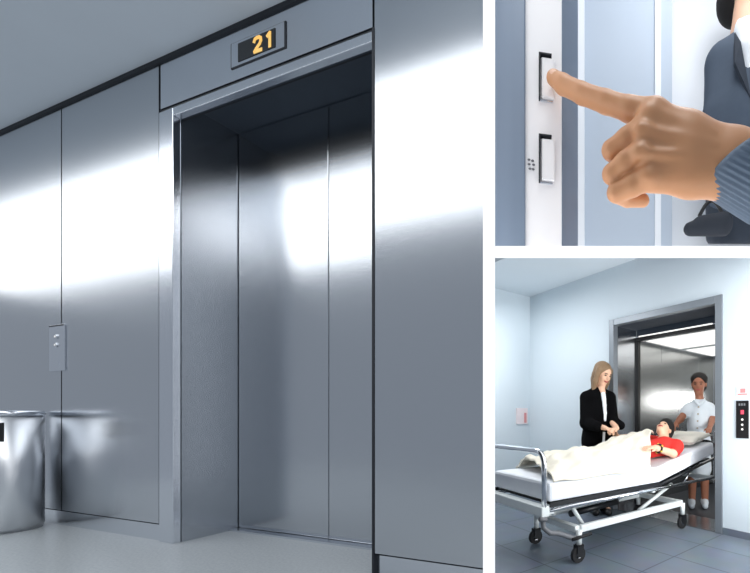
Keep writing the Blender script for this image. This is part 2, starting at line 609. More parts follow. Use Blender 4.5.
build(slot, 'rubbish_opening', M['black_plastic'], bn)

# =================================================================== the white partition between the three views
YB = 0.66
def wedge(pxa, pxb, pya, pyb, Y0, Y1, inset=0.6):
    mb = MB()
    f = [pt(pxa, pyb, Y0), pt(pxb, pyb, Y0), pt(pxb, pya, Y0), pt(pxa, pya, Y0)]
    g_ = [pt(pxa + inset, pyb - inset, Y1), pt(pxb - inset, pyb - inset, Y1), pt(pxb - inset, pya + inset, Y1), pt(pxa + inset, pya + inset, Y1)]
    mb.hexa(g_, f)
    return mb
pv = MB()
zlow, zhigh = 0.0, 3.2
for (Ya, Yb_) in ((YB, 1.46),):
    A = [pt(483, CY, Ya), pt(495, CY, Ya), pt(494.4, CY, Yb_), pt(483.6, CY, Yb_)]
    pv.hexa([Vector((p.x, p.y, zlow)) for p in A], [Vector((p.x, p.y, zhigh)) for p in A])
build(pv, 'wall_divider', M['self_lit_white'])['kind'] = 'structure'
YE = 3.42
ph = wedge(495.2, 1150, 246, 258, YB, YE)  # right end lengthened unseen to keep the corridor key off the hand
build(ph, 'partition_shelf', M['self_lit_white'])['kind'] = 'structure'

# =================================================================== UPPER RIGHT: the finger on the call button
S = 2.3
def zshelf(Y): return pt(600, 245.8, Y).z + 0.002
# call plate seen obliquely: its plane runs from near-left to far-right
PA, PB = pt(525.5, 0, 0.878), pt(561.5, 0, 0.892)
PF = Frame((PA.x, PA.y, 0), (PB.x - PA.x, PB.y - PA.y))     # y points to the left / behind the plate
wP = (Vector((PB.x, PB.y)) - Vector((PA.x, PA.y))).length
z_lo, z_hi = pt(600, 247.2, 0.80).z, pt(600, -25, 0.9).z
def poly_wall(mb, plan, zl, zh):
    mb.hexa([Vector((p[0], p[1], (zl(p) if callable(zl) else zl))) for p in plan], [Vector((p[0], p[1], zh)) for p in plan])
    return mb
def ledge(p): return EYE.z + (CY - 247.0) / FPX * p[1]
plate = thing('call_plate', 'white call plate with two square buttons, pressed by a finger', 'control panel', PF, (wP / 2, 0, z_lo))
def inPF(p): return PF.loc(Vector((p[0], p[1], 0)))
pl = MB()
b0, b1 = PF.x, PF.y
P4 = [(0, 0), (wP, 0), (wP, 0.012), (0, 0.012)]
def pf_ledge(x, y):
    w = PF.o + PF.x * x + PF.y * y
    return ledge((w.x, w.y))
pl.hexa([Vector((x, y, pf_ledge(x, y))) for x, y in P4], [Vector((x, y, z_hi)) for x, y in P4])
build(pl, 'face_plate', M['white_plate'], plate)
def plate_button(px0, px1, pyt, pyb, tilt):
    xa, zt_ = PF.hit(px0, pyt)
    xb, _ = PF.hit(px1, pyt)
    _, zb_ = PF.hit(px0, pyb)
    yo = -0.010
    cap = MB()
    ins_ = 0.004
    cap.hexa([Vector((xa + ins_, 0, zb_ + ins_)), Vector((xb - ins_, 0, zb_ + ins_)), Vector((xb - ins_, 0, zt_ - ins_)), Vector((xa + ins_, 0, zt_ - ins_))],
             [Vector((xa + ins_, yo + tilt, zb_ + ins_)), Vector((xb - ins_, yo, zb_ + ins_)), Vector((xb - ins_, yo, zt_ - ins_)), Vector((xa + ins_, yo + tilt, zt_ - ins_))])
    bt = build(cap, 'button', M['white_plate'], plate, bevel=0.002)
    rim = MB()
    t = 0.0018
    rim.box(xa - t, xa + 0.0015, -0.014, 0, zb_, zt_)
    rim.box(xa - t, xa + (xb - xa) * .72, -0.013, 0, zt_ + 0.0005, zt_ + 0.0035)
    build(rim, 'button_rim', M['seam'], bt)
    build(MB().box(xa + 0.0015, xb - 0.008, -0.004, 0, zb_ - 0.0015, zb_ + .001), 'lower_rim', M['steel_bright'], bt)
    return xa, xb, zb_, zt_
B1 = plate_button(539.5, 556, 58.5, 101, 0.0)
B2 = plate_button(539.5, 556, 139, 183, 0.0)
dots = MB()
for px, py in ((529, 160), (532.5, 161), (529, 164.5), (533.5, 165), (530, 169), (533, 169.5)):
    x, z = PF.hit(px, py)
    dots.ellipsoid((x, -0.001, z), (0.0035, 0.003, 0.0022), su=8, sv=6)
build(dots, 'braille_dots', M['grey_mark'], plate)
# the metal post left of the plate and the frame right of it
t1 = MB()
pA = [pt(495.2, 0, 0.86), pt(525.3, 0, 0.87), pt(525.3, 0, 0.93), pt(495.2, 0, 0.93)]
poly_wall(t1, [(p.x, p.y) for p in pA], ledge, 2.35)
build(t1, 'trim_2', M['blue_jamb'], bevel=0.003)['kind'] = 'structure'
t2 = MB()
pA = [pt(561.7, 0, 0.90), pt(578, 0, 0.93), pt(578, 0, 1.2), pt(561.7, 0, 1.2)]
poly_wall(t2, [(p.x, p.y) for p in pA], ledge, 2.7)
build(t2, 'trim_3', M['blue_jamb'], bevel=0.003)['kind'] = 'structure'
# pale walls behind
wb = struct('wall_back')
def back_panel(xa, xb, Y, m, name):
    a, b = pt(xa, 0, Y), pt(xb, 0, Y)
    mb = MB()
    poly_wall(mb, [(a.x, Y), (b.x, Y), (b.x, Y + .03), (a.x, Y + .03)], ledge, 5.2)
    build(mb, name, M[m], wb)
back_panel(560, 584.5, 3.05, 'white_wall', 'wall_panel')
back_panel(580, 655, 3.10, 'pale_wall', 'wall_panel')
back_panel(655, 661, 3.08, 'white_wall', 'wall_panel')
back_panel(661, 672, 3.10, 'pale_wall', 'wall_panel')
back_panel(672, 800, 3.36, 'white_wall', 'wall_panel')

swl = MB()  # unseen wall added to block stray light from the right
pA = [pt(815, 0, .70), pt(830, 0, .70), pt(830, 0, YE), pt(815, 0, YE)]
poly_wall(swl, [(p.x, p.y) for p in pA], ledge, 4.6)
build(swl, 'wall_light_block', M['white_wall'])['kind'] = 'structure'

# the pointing hand
HY = 0.80
def hp(px, py, Y=HY): return np.array(pt(px, py, Y))
def hr(rpx, Y=HY): return rpx * Y / FPX
VS = 0.86
hand_prims = []
def hch(pts, k):
    P = [hp(a, b, y) for a, b, y, _ in pts]
    R = [hr(r_, y) for _, _, y, r_ in pts]
    return chain(P, R, k)
K = hr(7)
# metacarpals / back of the hand
hand_prims += hch([(655, 117, .795, 15), (690, 133, .800, 15.5), (735, 153, .81, 20)], hr(14))
hand_prims += hch([(649, 131, .790, 13), (690, 147, .797, 17), (735, 165, .81, 21)], hr(14))
hand_prims += hch([(648, 153, .792, 13), (690, 163, .798, 17), (735, 172, .81, 21)], hr(14))
hand_prims += hch([(654, 178, .800, 13.5), (690, 180, .803, 14), (735, 180, .81, 19)], hr(14))
# forearm stub into the sleeve
hand_prims += hch([(728, 168, .81, 25), (780, 191, .815, 25)], hr(12))
hand_prims += hch([(735, 156, .81, 21), (770, 178, .81, 22)], hr(12))
# index finger
hand_prims += hch([(655, 114, .795, 14.0), (630, 109.5, .806, 10.8), (606, 102, .822, 10.2)], hr(5))
hand_prims += hch([(606, 102, .822, 10.2), (582, 93.5, .838, 9.3), (563, 84.5, .852, 8.8), (553.5, 78, .860, 7.2)], hr(3))
# middle, ring, little: proximal, middle and end segments curling away behind
hand_prims += hch([(645, 126, .790, 12), (626, 139, .800, 9.6), (611, 150.5, .815, 9.2)], hr(3.5))
hand_prims += hch([(611, 150.5, .815, 9.2), (620, 160, .855, 8.8), (636, 156, .875, 7.5)], hr(2))
hand_prims += hch([(643, 151, .789, 12), (625, 163, .800, 10), (611.5, 174.5, .815, 9.3)], hr(3.5))
hand_prims += hch([(611.5, 174.5, .815, 9.3), (620, 182, .852, 8.6), (638, 178, .872, 7.3)], hr(2))
hand_prims += hch([(650, 176, .797, 13), (632, 186, .806, 10), (616, 193, .818, 9.2)], hr(3.5))
hand_prims += hch([(616, 193, .818, 9.2), (627, 199.5, .845, 7.4), (643, 200.5, .862, 6.6)], hr(1.5))
# knuckles and the tendons on the back of the hand
for kx, ky, kY, kr in ((650, 113, .776, 8.5), (642, 130, .769, 8), (640.5, 152, .772, 8), (648, 176, .781, 7.5)):
    hand_prims.append(ell(hp(kx, ky, kY), (hr(kr), hr(kr * .8), hr(kr * .8)), None, hr(7)))
for (ax_, ay, aY), (bx_, by_, bY) in (((656, 114, .770), (712, 137, .771)), ((650, 131, .764), (714, 147, .766)), ((649, 153, .766), (714, 159, .768))):
    hand_prims += [cone(hp(ax_, ay, aY), hp(bx_, by_, bY), hr(3.4), hr(2.6), hr(6))]
# thumb folded behind the palm
hand_prims += hch([(712, 160, .845, 16), (680, 150, .875, 12), (652, 150, .895, 9.5), (634, 158, .900, 8)], hr(5))
hand = soft('person', hand_prims, 0.0034, M['hand_skin'], None, k=K, base=tuple(hp(740, 170)))
tag(hand, 'hand with outstretched index finger pressing the upper call button', 'person')
# nail
ta, tb = Vector(hp(553.5, 78, .860)), Vector(hp(563, 84.5, .852))
axis = (tb - ta).normalized()
view = (EYE - ta).normalized()
upv = Vector((0, 0, 1))
nrm = (upv * 0.62 + view * 0.78)
nrm = (nrm - axis * nrm.dot(axis)).normalized()
side = axis.cross(nrm).normalized()
R = Matrix((axis, side, nrm)).transposed()
build(MB().ellipsoid(ta + axis * hr(2.2) + nrm * hr(6.3), (hr(6.0), hr(4.6), hr(1.9)), R), 'fingernail', M['nail'], hand)

# knitted cuff: ribbed sleeve around the wrist
def cuff():
    mb = MB()
    a, b = Vector(hp(738, 164, .806)), Vector(hp(802, 197, .817))
    ax = (b - a).normalized()
    u = ax.cross(Vector((0, 1, 0))).normalized()
    if u.z < 0: u = -u
    w = ax.cross(u).normalized()
    seg, rings = 240, 26
    vs, fs = [], []
    for i in range(rings + 1):
        t = i / rings
        c = a.lerp(b, t)
        f = 1.0 + 0.12 * min(1, t * 1.7)
        lip = 1.0 if i > 1 else (0.93 if i == 0 else 0.985)
        for k_ in range(seg):
            an = 2 * math.pi * k_ / seg
            rib = 1 + 0.022 * math.cos(an * 46) * min(1, t * 9 + .1)
            ru, rw = hr(38) * f * lip * rib, hr(34) * f * lip * rib
            # the opening is slanted
            sl = ax * (0.022 * math.cos(an) - 0.026 * max(0, math.sin(an - 1.05))) * (1 - t)
            vs.append(c + u * (ru * math.cos(an)) + w * (rw * math.sin(an)) + sl)
    for i in range(rings):
        for k_ in range(seg):
            k2 = (k_ + 1) % seg
            fs.append((i * seg + k_, i * seg + k2, (i + 1) * seg + k2, (i + 1) * seg + k_))
    # inner lip
    o = len(vs)
    for k_ in range(seg):
        an = 2 * math.pi * k_ / seg
        vs.append(a + ax * 0.03 + u * (hr(24) * math.cos(an)) + w * (hr(22) * math.sin(an)) + ax * (0.022 * math.cos(an) - 0.026 * max(0, math.sin(an - 1.05))))
    for k_ in range(seg):
        k2 = (k_ + 1) % seg
        fs.append((o + k_, o + k2, k2, k_))
    mb.add(vs, fs, True)
    return mb
build(cuff(), 'knitted_cuff', M['knit'], hand)

# ------------------------------------------------------------------ people helpers
def vec(*a): return np.array(a, float)
def unit(v): return v / np.linalg.norm(v)


def basis(fwd, up=(0, 0, 1)):
    f = unit(np.array(fwd, float))
    r_ = unit(np.cross(f, np.array(up, float)))
    u = np.cross(r_, f)
    return r_, f, u


def head_skin(c, fwd, up=(0, 0, 1), s=1.0):
    """c = centre of the head; returns blended solids of skull, jaw, nose, ears"""
    r_, f, u = basis(fwd, up)
    Rm = np.stack([r_, f, u], 1)
    P = lambda x, y, z: c + s * (r_ * x + f * y + u * z)
    out = [ell(c + s * u * 0.025, s * vec(.074, .094, .088), Rm, .02 * s),
           ell(P(0, .028, -.045), s * vec(.058, .066, .070), Rm, .025 * s),
           ell(P(0, .066, -.092), s * vec(.026, .022, .020), Rm, .02 * s),
           cone(P(0, .092, .012), P(0, .108, -.022), .009 * s, .013 * s, .01 * s),
           cone(P(-.03, .086, .028), P(.03, .086, .028), .010 * s, .010 * s, .012 * s)]
    for q in (-1, 1):
        out.append(ell(P(.076 * q, -.004, -.008), s * vec(.010, .02, .032), Rm, .006 * s))
        out.append(ell(P(.036 * q, .070, -.028), s * vec(.022, .018, .02), Rm, .02 * s))
    return out, P, Rm


def face_parts(root, P, Rm, s, mouth=.026):
    eyes, lips = MB(), MB()
    Rmm = Matrix(Rm.tolist())
    for q in (-1, 1):
        e1 = build(MB().ellipsoid(P(.031 * q, .086, .004), (.014 * s, .008 * s, .007 * s), Rmm, 10, 8), 'eye', M['eye'], root)
        build(MB().tube([P(.016 * q, .094, .022), P(.032 * q, .094, .028), P(.047 * q, .084, .022)], .004 * s, 6), 'eyebrow', M['dark_hair'], root)
    build(MB().tube([P(-mouth, .087, -.054), P(-mouth * .4, .099, -.060), P(mouth * .4, .099, -.060), P(mouth, .087, -.054)], .007 * s, 8), 'lips', M['lips'], root)


def hand_solids(wrist, d, palm, thumb_side, s=1.0, curl=.5):
    """small hand: four fingers of different lengths and a thumb; d = pointing direction, palm = direction the palm faces"""
    d = unit(np.array(d, float))
    palm = np.array(palm, float)
    palm = unit(palm - d * (palm @ d))
    sd = np.cross(d, palm) * thumb_side
    out = []
    base = np.array(wrist, float)
    for i, (off, ln) in enumerate(((.030, .070), (.010, .078), (-.011, .072), (-.030, .058))):
        m0 = base + sd * off * .55 * s + d * .01 * s
        m1 = base + sd * off * s + d * .088 * s
        out.append(cone(m0, m1, .015 * s, .012 * s, .012 * s))
        a = curl * .8
        d1 = d * math.cos(a) + palm * math.sin(a)
        p1 = m1 + d1 * ln * .5 * s
        a2 = curl * 1.9
        d2 = d * math.cos(a2) + palm * math.sin(a2)
        p2 = p1 + d2 * ln * .5 * s
        out.append(cone(m1, p1, .0100 * s, .0090 * s, .004 * s))
        out.append(cone(p1, p2, .0090 * s, .0072 * s, .003 * s))
    t0 = base + sd * .022 * s + d * .03 * s
    t1 = base + sd * .055 * s + d * .062 * s + palm * .012 * s
    t2 = base + sd * .058 * s + d * .095 * s + palm * .022 * s
    out += [cone(t0, t1, .014 * s, .011 * s, .01 * s), cone(t1, t2, .0105 * s, .008 * s, .003 * s)]
    return out


# ------------------------------------------------------------------ man in a suit behind the hand
MY = 2.85
ms = 390 / MY
def mp_(px, py, dy=0.0): return np.array(pt(px, py, MY + dy))
q = 2.2
hc = mp_(752, -16)
hs_, HPm, HRm = head_skin(hc, (0.55, -1, -.05), s=q)
body = hs_ + [cone(mp_(747, 12), mp_(748, 40), .045 * q, .062 * q, .03 * q)]
wl = mp_(731, 180, -.06)
body += [cone(mp_(722, 160, -.05), wl, .032 * q, .027 * q, .02 * q)]
body += hand_solids(wl, (0.0, -.25, -1), (0.9, 0, -.1), 1, q, .7)
wr = mp_(790, 200, -.10)
body += [cone(mp_(792, 180, -.05), wr, .032 * q, .027 * q, .02 * q)] + hand_solids(wr, (0, -.2, -1), (-1, 0, 0), -1, q, .5)
body += chain([mp_(750, 90), mp_(750, 120), mp_(752, 195)], [.10 * q, .12 * q, .12 * q], .05 * q)
body += [cone(mp_(724, 66), mp_(750, 75), .04 * q, .08 * q, .05 * q), cone(mp_(722, 68), mp_(719, 120), .04 * q, .035 * q, .02 * q),
         cone(mp_(719, 120), mp_(722, 160, -.05), .035 * q, .032 * q, .02 * q),
         cone(mp_(780, 66), mp_(750, 75), .04 * q, .08 * q, .05 * q), cone(mp_(785, 68), mp_(795, 130), .05 * q, .04 * q, .02 * q),
         cone(mp_(795, 130), mp_(792, 180, -.05), .04 * q, .032 * q, .02 * q)]
man = soft('person', body, 0.028, M['skin_pale'], None, k=.02, base=(hc[0], MY, zshelf(MY)), smooth_it=1)
tag(man, 'businessman in a charcoal suit and white shirt standing behind the pointing hand', 'person')
face_parts(man, HPm, HRm, q)
def above_shelf(X, Y, Z): return (EYE.z + (CY - 245.6) / FPX * Y) + .012 - Z
jk = chain([mp_(750, 82, .02), mp_(751, 130, .0), mp_(752, 205, 0)], [.12 * q, .135 * q, .15 * q], .05 * q)
jk += [cone(mp_(724, 62), mp_(743, 52), .052 * q, .06 * q, .05 * q), cone(mp_(777, 62), mp_(757, 52), .052 * q, .06 * q, .05 * q)]
jk += chain([mp_(722, 66), mp_(719, 120, -.02), mp_(724, 168, -.06)], [.056 * q, .052 * q, .045 * q], .025 * q)
jk += chain([mp_(781, 54), mp_(790, 122, -.02), mp_(792, 184, -.06)], [.070 * q, .062 * q, .052 * q], .025 * q)
soft('suit_jacket', jk, 0.03, M['suit'], man, k=.05, cut=above_shelf)
# shirt front and collar
shf = MB()
def front(px, py, dy): return Vector(mp_(px, py, dy))
shp = chain([mp_(747, 34, -.10), mp_(748, 52, -.18), mp_(750, 78, -.24)], [.044 * q, .036 * q, .008 * q], .03)
shp += [cone(mp_(740, 25, -.08), mp_(745, 36, -.16), .018 * q, .016 * q, .02), cone(mp_(757, 25, -.08), mp_(752, 36, -.16), .018 * q, .016 * q, .02)]
soft('shirt', shp, 0.022, M['shirt'], man, k=.03)
lap = MB()
for sg in (-1, 1):
    a = front(749 + sg * 14, 32, -.14); b = front(750 + sg * 15, 62, -.28); c_ = front(751, 98, -.31); d_ = front(749 + sg * 8, 42, -.24)
    off = Vector((0, .03, 0))
    P = [a, b, c_, d_] if sg > 0 else [d_, c_, b, a]
    lap.hexa([p + off for p in P], P)
build(lap, 'lapels', M['trouser'], man)
hair = [ell(hc + np.array((-.012, .03, .055)) * q, vec(.082, .100, .078) * q, HRm, .02), ell(hc + np.array((-.03, .05, .0)) * q, vec(.070, .075, .075) * q, HRm, .03)]
soft('hair', hair, 0.025, M['dark_hair'], man, k=.03)
tr = []
zc = zshelf(MY)
for sx in (738, 768):
    tr += chain([mp_(sx, 195), mp_(sx - 2, 232), mp_(sx - 2, 262)], [.105 * q, .095 * q, .09 * q], .03)
soft('trousers', tr, 0.03, M['trouser'], man, k=.04, cut=above_shelf)
# bag beside him
bgY = 2.55
z0 = zshelf(bgY + .12)
bx0, bx1 = pt(684, 240, bgY).x, pt(724, 240, bgY).x
bag = thing('holdall', 'dark bag standing beside the businessman, mostly below the hand', 'bag', WORLD, ((bx0 + bx1) / 2, bgY, z0))
bp = [cone((bx0 + .04, bgY, z0 + .055), (bx1, bgY, z0 + .055), .044, .044, .0), cone((bx0 + .11, bgY, z0 + .10), (bx1, bgY, z0 + .11), .04, .055, .05)]
soft('bag_body', bp, .012, M['bag_leather'], bag, k=.02)
hb = [Vector((bx0 + .10 + .16 * t, bgY, z0 + .14 + .10 * math.sin(math.pi * t))) for t in [i / 10 for i in range(11)]]
build(MB().tube(hb, .012, 8), 'handle', M['black_plastic'], bag)

# =================================================================== LOWER RIGHT: the hospital lift
H = EYE.z
vpB = 200.0
JR = pt(723, 534, FPX * H / (534 - CY))
EF = Frame((JR.x, JR.y, 0), (CX - vpB, -FPX))      # x to the right along the wall, y into the lift
def eh(px, py, y=0.0): return EF.hit(px, py, y)
tJ = eh(610, 400)[0]                                # left outer edge of the frame (negative)
zF = (eh(610, 320)[1] + eh(723, 295)[1]) / 2
x530 = eh(530, 400)[0]
z_ceil = eh(530, 297)[1]
print('LIFT opening', tJ, zF, 'corner', x530, 'ceil', z_ceil)
FW = 0.075
xr = 0.62                                           # wall end at the right
W2 = struct('wall_right', EF)
build(MB().box(x530, tJ, 0, .05, 0, z_ceil), 'wall_section', M['corridor_wall'], W2)
build(MB().box(0, xr, 0, .05, 0, z_ceil), 'wall_section', M['corridor_wall'], W2)
build(MB().box(tJ, 0, 0, .05, zF, z_ceil), 'wall_section', M['corridor_wall'], W2)
build(MB().box(x530 - .05, x530, -2.4, .05, 0, z_ceil), 'wall_corridor', M['corridor_wall'], frame=EF)['kind'] = 'structure'
# corridor ceiling: only as far forward as the shelf above allows
cm = MB()
cc = [(x530 - .05, .05), (x530 - .05, -1.2), (tJ + .0, -1.0), (tJ + .4, -.02), (tJ + .4, .05)]
cm.hexa([Vector((a, b, z_ceil)) for a, b in cc], [Vector((a, b, z_ceil + .04)) for a, b in cc])
build(cm, 'ceiling', M['corridor_ceiling'], frame=EF)['kind'] = 'structure'
# floor
fb = MB().box(x530 - .05, 1.9, -3.6, .0, -.05, 0)
build(fb, 'floor', M['tiles'], frame=EF)['kind'] = 'structure'
build(MB().box(0.002, xr, -.012, -.001, 0, .065), 'baseboard_right', M['tiles'], frame=EF)['kind'] = 'structure'
build(MB().box(x530, tJ - .002, -.012, -.001, 0, .065), 'baseboard_left', M['tiles'], frame=EF)['kind'] = 'structure'
# lift frame, reveals, header track
d2 = struct('door_2', EF)
build(MB().box(tJ, tJ + FW, -.02, .06, 0, zF), 'door_jamb', M['frame_steel'], d2, bevel=.004)
build(MB().box(-FW, 0, -.02, .06, 0, zF), 'door_jamb', M['frame_steel'], d2, bevel=.004)
build(MB().box(tJ + FW, -FW, -.02, .06, zF - FW, zF), 'door_head', M['frame_steel'], d2, bevel=.004)
RD = 0.42
build(MB().box(tJ + FW - .03, tJ + FW - .001, .061, RD, 0, zF - FW), 'door_reveal', M['steel'], d2)
build(MB().box(-FW + .001, -FW + .03, .061, RD, 0, zF - FW), 'door_reveal', M['steel'], d2)
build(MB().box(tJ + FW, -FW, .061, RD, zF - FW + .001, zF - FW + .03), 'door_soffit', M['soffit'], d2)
ztr = eh(641, 337, RD)[1]
build(MB().box(tJ + FW - .02, 0, RD, RD + .05, ztr - .045, ztr), 'door_track', M['black_plastic'], d2)
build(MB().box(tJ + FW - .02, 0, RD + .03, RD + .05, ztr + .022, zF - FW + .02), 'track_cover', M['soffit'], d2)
build(MB().box(tJ + FW + .03, -.35, RD + .012, RD + .03, ztr, ztr + .020), 'track_light_strip', M['diffuser'], d2)
build(MB().box(tJ + FW - .012, tJ + FW + .03, RD, RD + .05, 0, ztr - .046), 'door_edge', M['black_plastic'], d2)
build(MB().box(tJ + FW, -FW, .0, RD, -.02, .004), 'door_sill', M['steel_dark'], d2)
# lift car
cab = struct('wall_car', EF)
CD = 2.5
xcl, xcr = tJ + .06, .35
zc_ = ztr - .03
nP = 4
for i in range(nP):
    a = RD + .08 + (CD - RD - .08) * i / nP
    b = RD + .08 + (CD - RD - .08) * (i + 1) / nP
    build(MB().box(xcl - .03, xcl, a + .002, b - .002, 0.0, zc_), 'car_panel', M['cab_steel'], cab, bevel=.002)
for i in range(4):
    a = xcl + (xcr - xcl) * i / 4
    b = xcl + (xcr - xcl) * (i + 1) / 4
    build(MB().box(a + .002, b - .002, CD, CD + .03, 0.0, zc_), 'car_panel', M['cab_steel'], cab, bevel=.002)
build(MB().box(xcr, xcr + .03, RD + .08, CD, 0, zc_), 'car_panel', M['cab_steel'], cab)
build(MB().box(xcl + .0, xcl + .015, RD + .08, CD, 0.86, .90), 'handrail', M['chrome'], cab)
build(MB().box(xcl - .03, xcr + .03, RD + .075, CD + .03, zc_ + .001, zc_ + .04), 'ceiling', M['white_wall'], frame=EF)['kind'] = 'structure'
build(MB().box(xcl - .03, xcr + .03, RD + .001, CD + .03, -.05, 0), 'floor', M['cab_floor'], frame=EF)['kind'] = 'structure'
# ceiling lights of the car
for i in range(2):
    yc = RD + .45 + i * .95
    cl = thing('ceiling_light', ['square ceiling light in the hospital lift, nearest its door', 'square ceiling light at the back of the hospital lift'][i], 'light', EF, ((xcl + xcr) / 2, yc, zc_))
    build(MB().box(xcl + .10, xcr - .15, yc - .42, yc + .42, zc_ - .02, zc_), 'trim_frame', M['white_metal'], cl)
    build(MB().box(xcl + .13, xcr - .18, yc - .39, yc + .39, zc_ - .026, zc_ - .018), 'diffuser', M['diffuser'], cl)

# landing panel and signs
x0, z0 = eh(736.5, 438)
x1, z1 = eh(749, 400.5)
lp = thing('landing_call_station', 'black lift landing panel on the wall right of the open lift', 'control panel', EF, ((x0 + x1) / 2, 0, z0))
z0, z1 = (eh(736.5, 437.5)[1] + eh(749, 439)[1]) / 2, (eh(736.5, 401.5)[1] + eh(749, 400)[1]) / 2
build(MB().box(x0, x1, -.012, 0, z0, z1), 'face_plate', M['black_plastic'], lp, bevel=.002)
xm = (x0 + x1) / 2
fz = lambda t: z1 + (z0 - z1) * t
build(MB().box(xm - .013, xm + .017, -.015, -.011, fz(.36), fz(.25)), 'indicator_lamp', M['red_lamp'], lp)
gm = MB()
for k_ in range(3):
    gm.box(xm - .033 + k_ * .024, xm - .018 + k_ * .024, -.0135, -.011, fz(.13), fz(.07))
build(gm, 'display_glyphs', M['grey_mark'], lp)
for t in (.50, .64, .76):
    build(MB().disc((xm + .002, -.013, fz(t)), (0, 1, 0), .010, .006), 'button', M['white_lamp'], lp)
x0, z0 = eh(737, 396)
x1, z1 = eh(749, 387)
sg = thing('wall_sign', 'small pale sign with red print above the black landing panel', 'sign', EF, ((x0 + x1) / 2, 0, z0))
z0, z1 = (eh(737, 396)[1] + eh(749, 396)[1]) / 2, (eh(737, 387)[1] + eh(749, 387)[1]) / 2
build(MB().box(x0, x1, -.006, 0, z0, z1), 'board', M['sign_white'], sg)
pr = MB()
pr.box(x0 + .035, x0 + .085, -.008, -.0055, z0 + .03, z1 - .015)
pr.box(x0 + .012, x1 - .012, -.008, -.0055, z0 + .010, z0 + .022)
build(pr, 'red_print', M['sign_red'], sg)
# sign on the corridor wall at the left
CF = Frame(EF.o + EF.x * x530, EF.y * -1)           # x runs along the left wall toward the viewer; y = right side... wall face at y=0
yl0, zl0 = CF.hit(527, 424)
yl1, zl1 = CF.hit(516, 408)
sg2 = thing('wall_sign', 'small white box sign with red bar on the left corridor wall', 'sign', CF, ((yl0 + yl1) / 2, 0, zl0))
ya, yb = min(yl0, yl1), max(yl0, yl1)
build(MB().box(ya, yb, 0, .02, zl0, zl1), 'board', M['sign_white'], sg2, bevel=.003)
build(MB().box(ya + (yb - ya) * .12, ya + (yb - ya) * .34, .019, .023, zl0 + .02, zl1 - .07), 'red_print', M['sign_red'], sg2)

# ------------------------------------------------------------------ hospital bed
c1 = pt(579, 562, FPX * H / (562 - CY)) ; c2 = pt(682.5, 528, FPX * H / (528 - CY))
XB = Vector((EF.y.x, EF.y.y, 0))
# foot corner on the near side plane through both castors
off = Vector((c1.x, c1.y, 0))
BD = Frame((c1.x, c1.y, 0), (c2.x - c1.x, c2.y - c1.y))      # x toward the head, y to the far side
def bh(px, py, y=0.0): return BD.hit(px, py, y)
bc2 = BD.loc(c2).x
xf, zrail = bh(546, 511)                                     # foot end of the bed
xh = bh(716, 440)[0]
print('BED foot', xf, 'rail z', zrail, 'head', xh, 'castor', bc2, 'EF angle', BD.x, EF.y)
BW = 0.86
zr = zrail
xk = bh(660, 482)[0]                                         # where the deck breaks
bed = thing('hospital_bed', 'wheeled hospital bed with chrome foot rail and white undercarriage', 'bed', BD, ((xf + xh) / 2, BW / 2, 0))
# upper side rails
for y in (0.0, BW):
    nm = 'side_rail'
    build(MB().tube([(xf + .02, y, zr), (xh, y, zr)], .016, 10), nm, M['chrome'], bed)
    build(MB().box(xf + .04, xk + .0, y - .012 if y else y + .004, y + .012 if y == 0 else y - .004, zr + .018, zr + .052), 'side_bumper', M['dark_metal'], bed)
deck = MB()
for i in range(9):
    a = xf + .06 + i * .15
    deck.box(a, a + .11, .03, BW - .03, zr + .03, zr + .045)
build(deck, 'deck_slats', M['dark_metal'], bed)
for x in (xf + .03, xf + 1.2, xh - .05):
    build(MB().box(x, x + .04, 0.0, BW, zr - .03, zr + .012), 'cross_bar', M['white_metal'], bed)
# foot end: white box beam and chrome loop
build(MB().box(xf - .05, xf + .02, -.02, BW + .02, zr - .04, zr + .035), 'foot_beam', M['white_metal'], bed, bevel=.008)
zfoot = bh(541, 452)[1]
def loop(x, z0_, z1_, rr=.10):
    P = [(x, 0, z0_)]
    for i in range(9):
        a = math.pi / 2 * i / 8
        P.append((x, rr - rr * math.cos(a), z1_ - rr + rr * math.sin(a)))
    for i in range(9):
        a = math.pi / 2 * (1 - i / 8)
        P.append((x, BW - rr + rr * math.cos(a), z1_ - rr + rr * math.sin(a)))
    P.append((x, BW, z0_))
    return P
build(MB().tube(loop(xf - .015, zr, zfoot), .020, 12), 'foot_rail', M['chrome'], bed)
zhead = bh(713, 438, BW / 2)[1]
build(MB().tube(loop(xh + .02, zr - .02, zhead, .13), .018, 12), 'head_rail', M['dark_metal'], bed)
build(MB().tube([(xh + .02, .02, zhead - .20), (xh + .02, BW - .02, zhead - .20)], .012, 8), 'head_bar', M['chrome'], bed)
# raised backrest
_, zbk = bh(715, 456)
ang = math.atan2(zbk - (zr + .06), xh - xk)
for y in (.02, BW - .02):
    build(MB().tube([(xk, y, zr + .025), (xh - .02, y, zbk - .03)], .016, 8), 'backrest_rail', M['dark_metal'], bed)
    build(MB().tube([(xk + .45, y + (.03 if y < .4 else -.03), zr), (xk + .62, y + (.03 if y < .4 else -.03), zr + .015 + .62 * math.tan(ang))], .011, 8), 'backrest_strut', M['chrome'], bed)
bs = MB()
for i in range(5):
    t0_, t1_ = .02 + i * .19, .02 + i * .19 + .16
    q0, q1 = Vector((xk, 0, zr + .03)).lerp(Vector((xh - .02, 0, zbk - .02)), t0_), Vector((xk, 0, zr + .03)).lerp(Vector((xh - .02, 0, zbk - .02)), t1_)
    A = [Vector((q0.x, .04, q0.z)), Vector((q1.x, .04, q1.z)), Vector((q1.x, BW - .04, q1.z)), Vector((q0.x, BW - .04, q0.z))]
    bs.hexa(A, [p + Vector((0, 0, .012)) for p in A])
build(bs, 'backrest_slats', M['dark_metal'], bed)
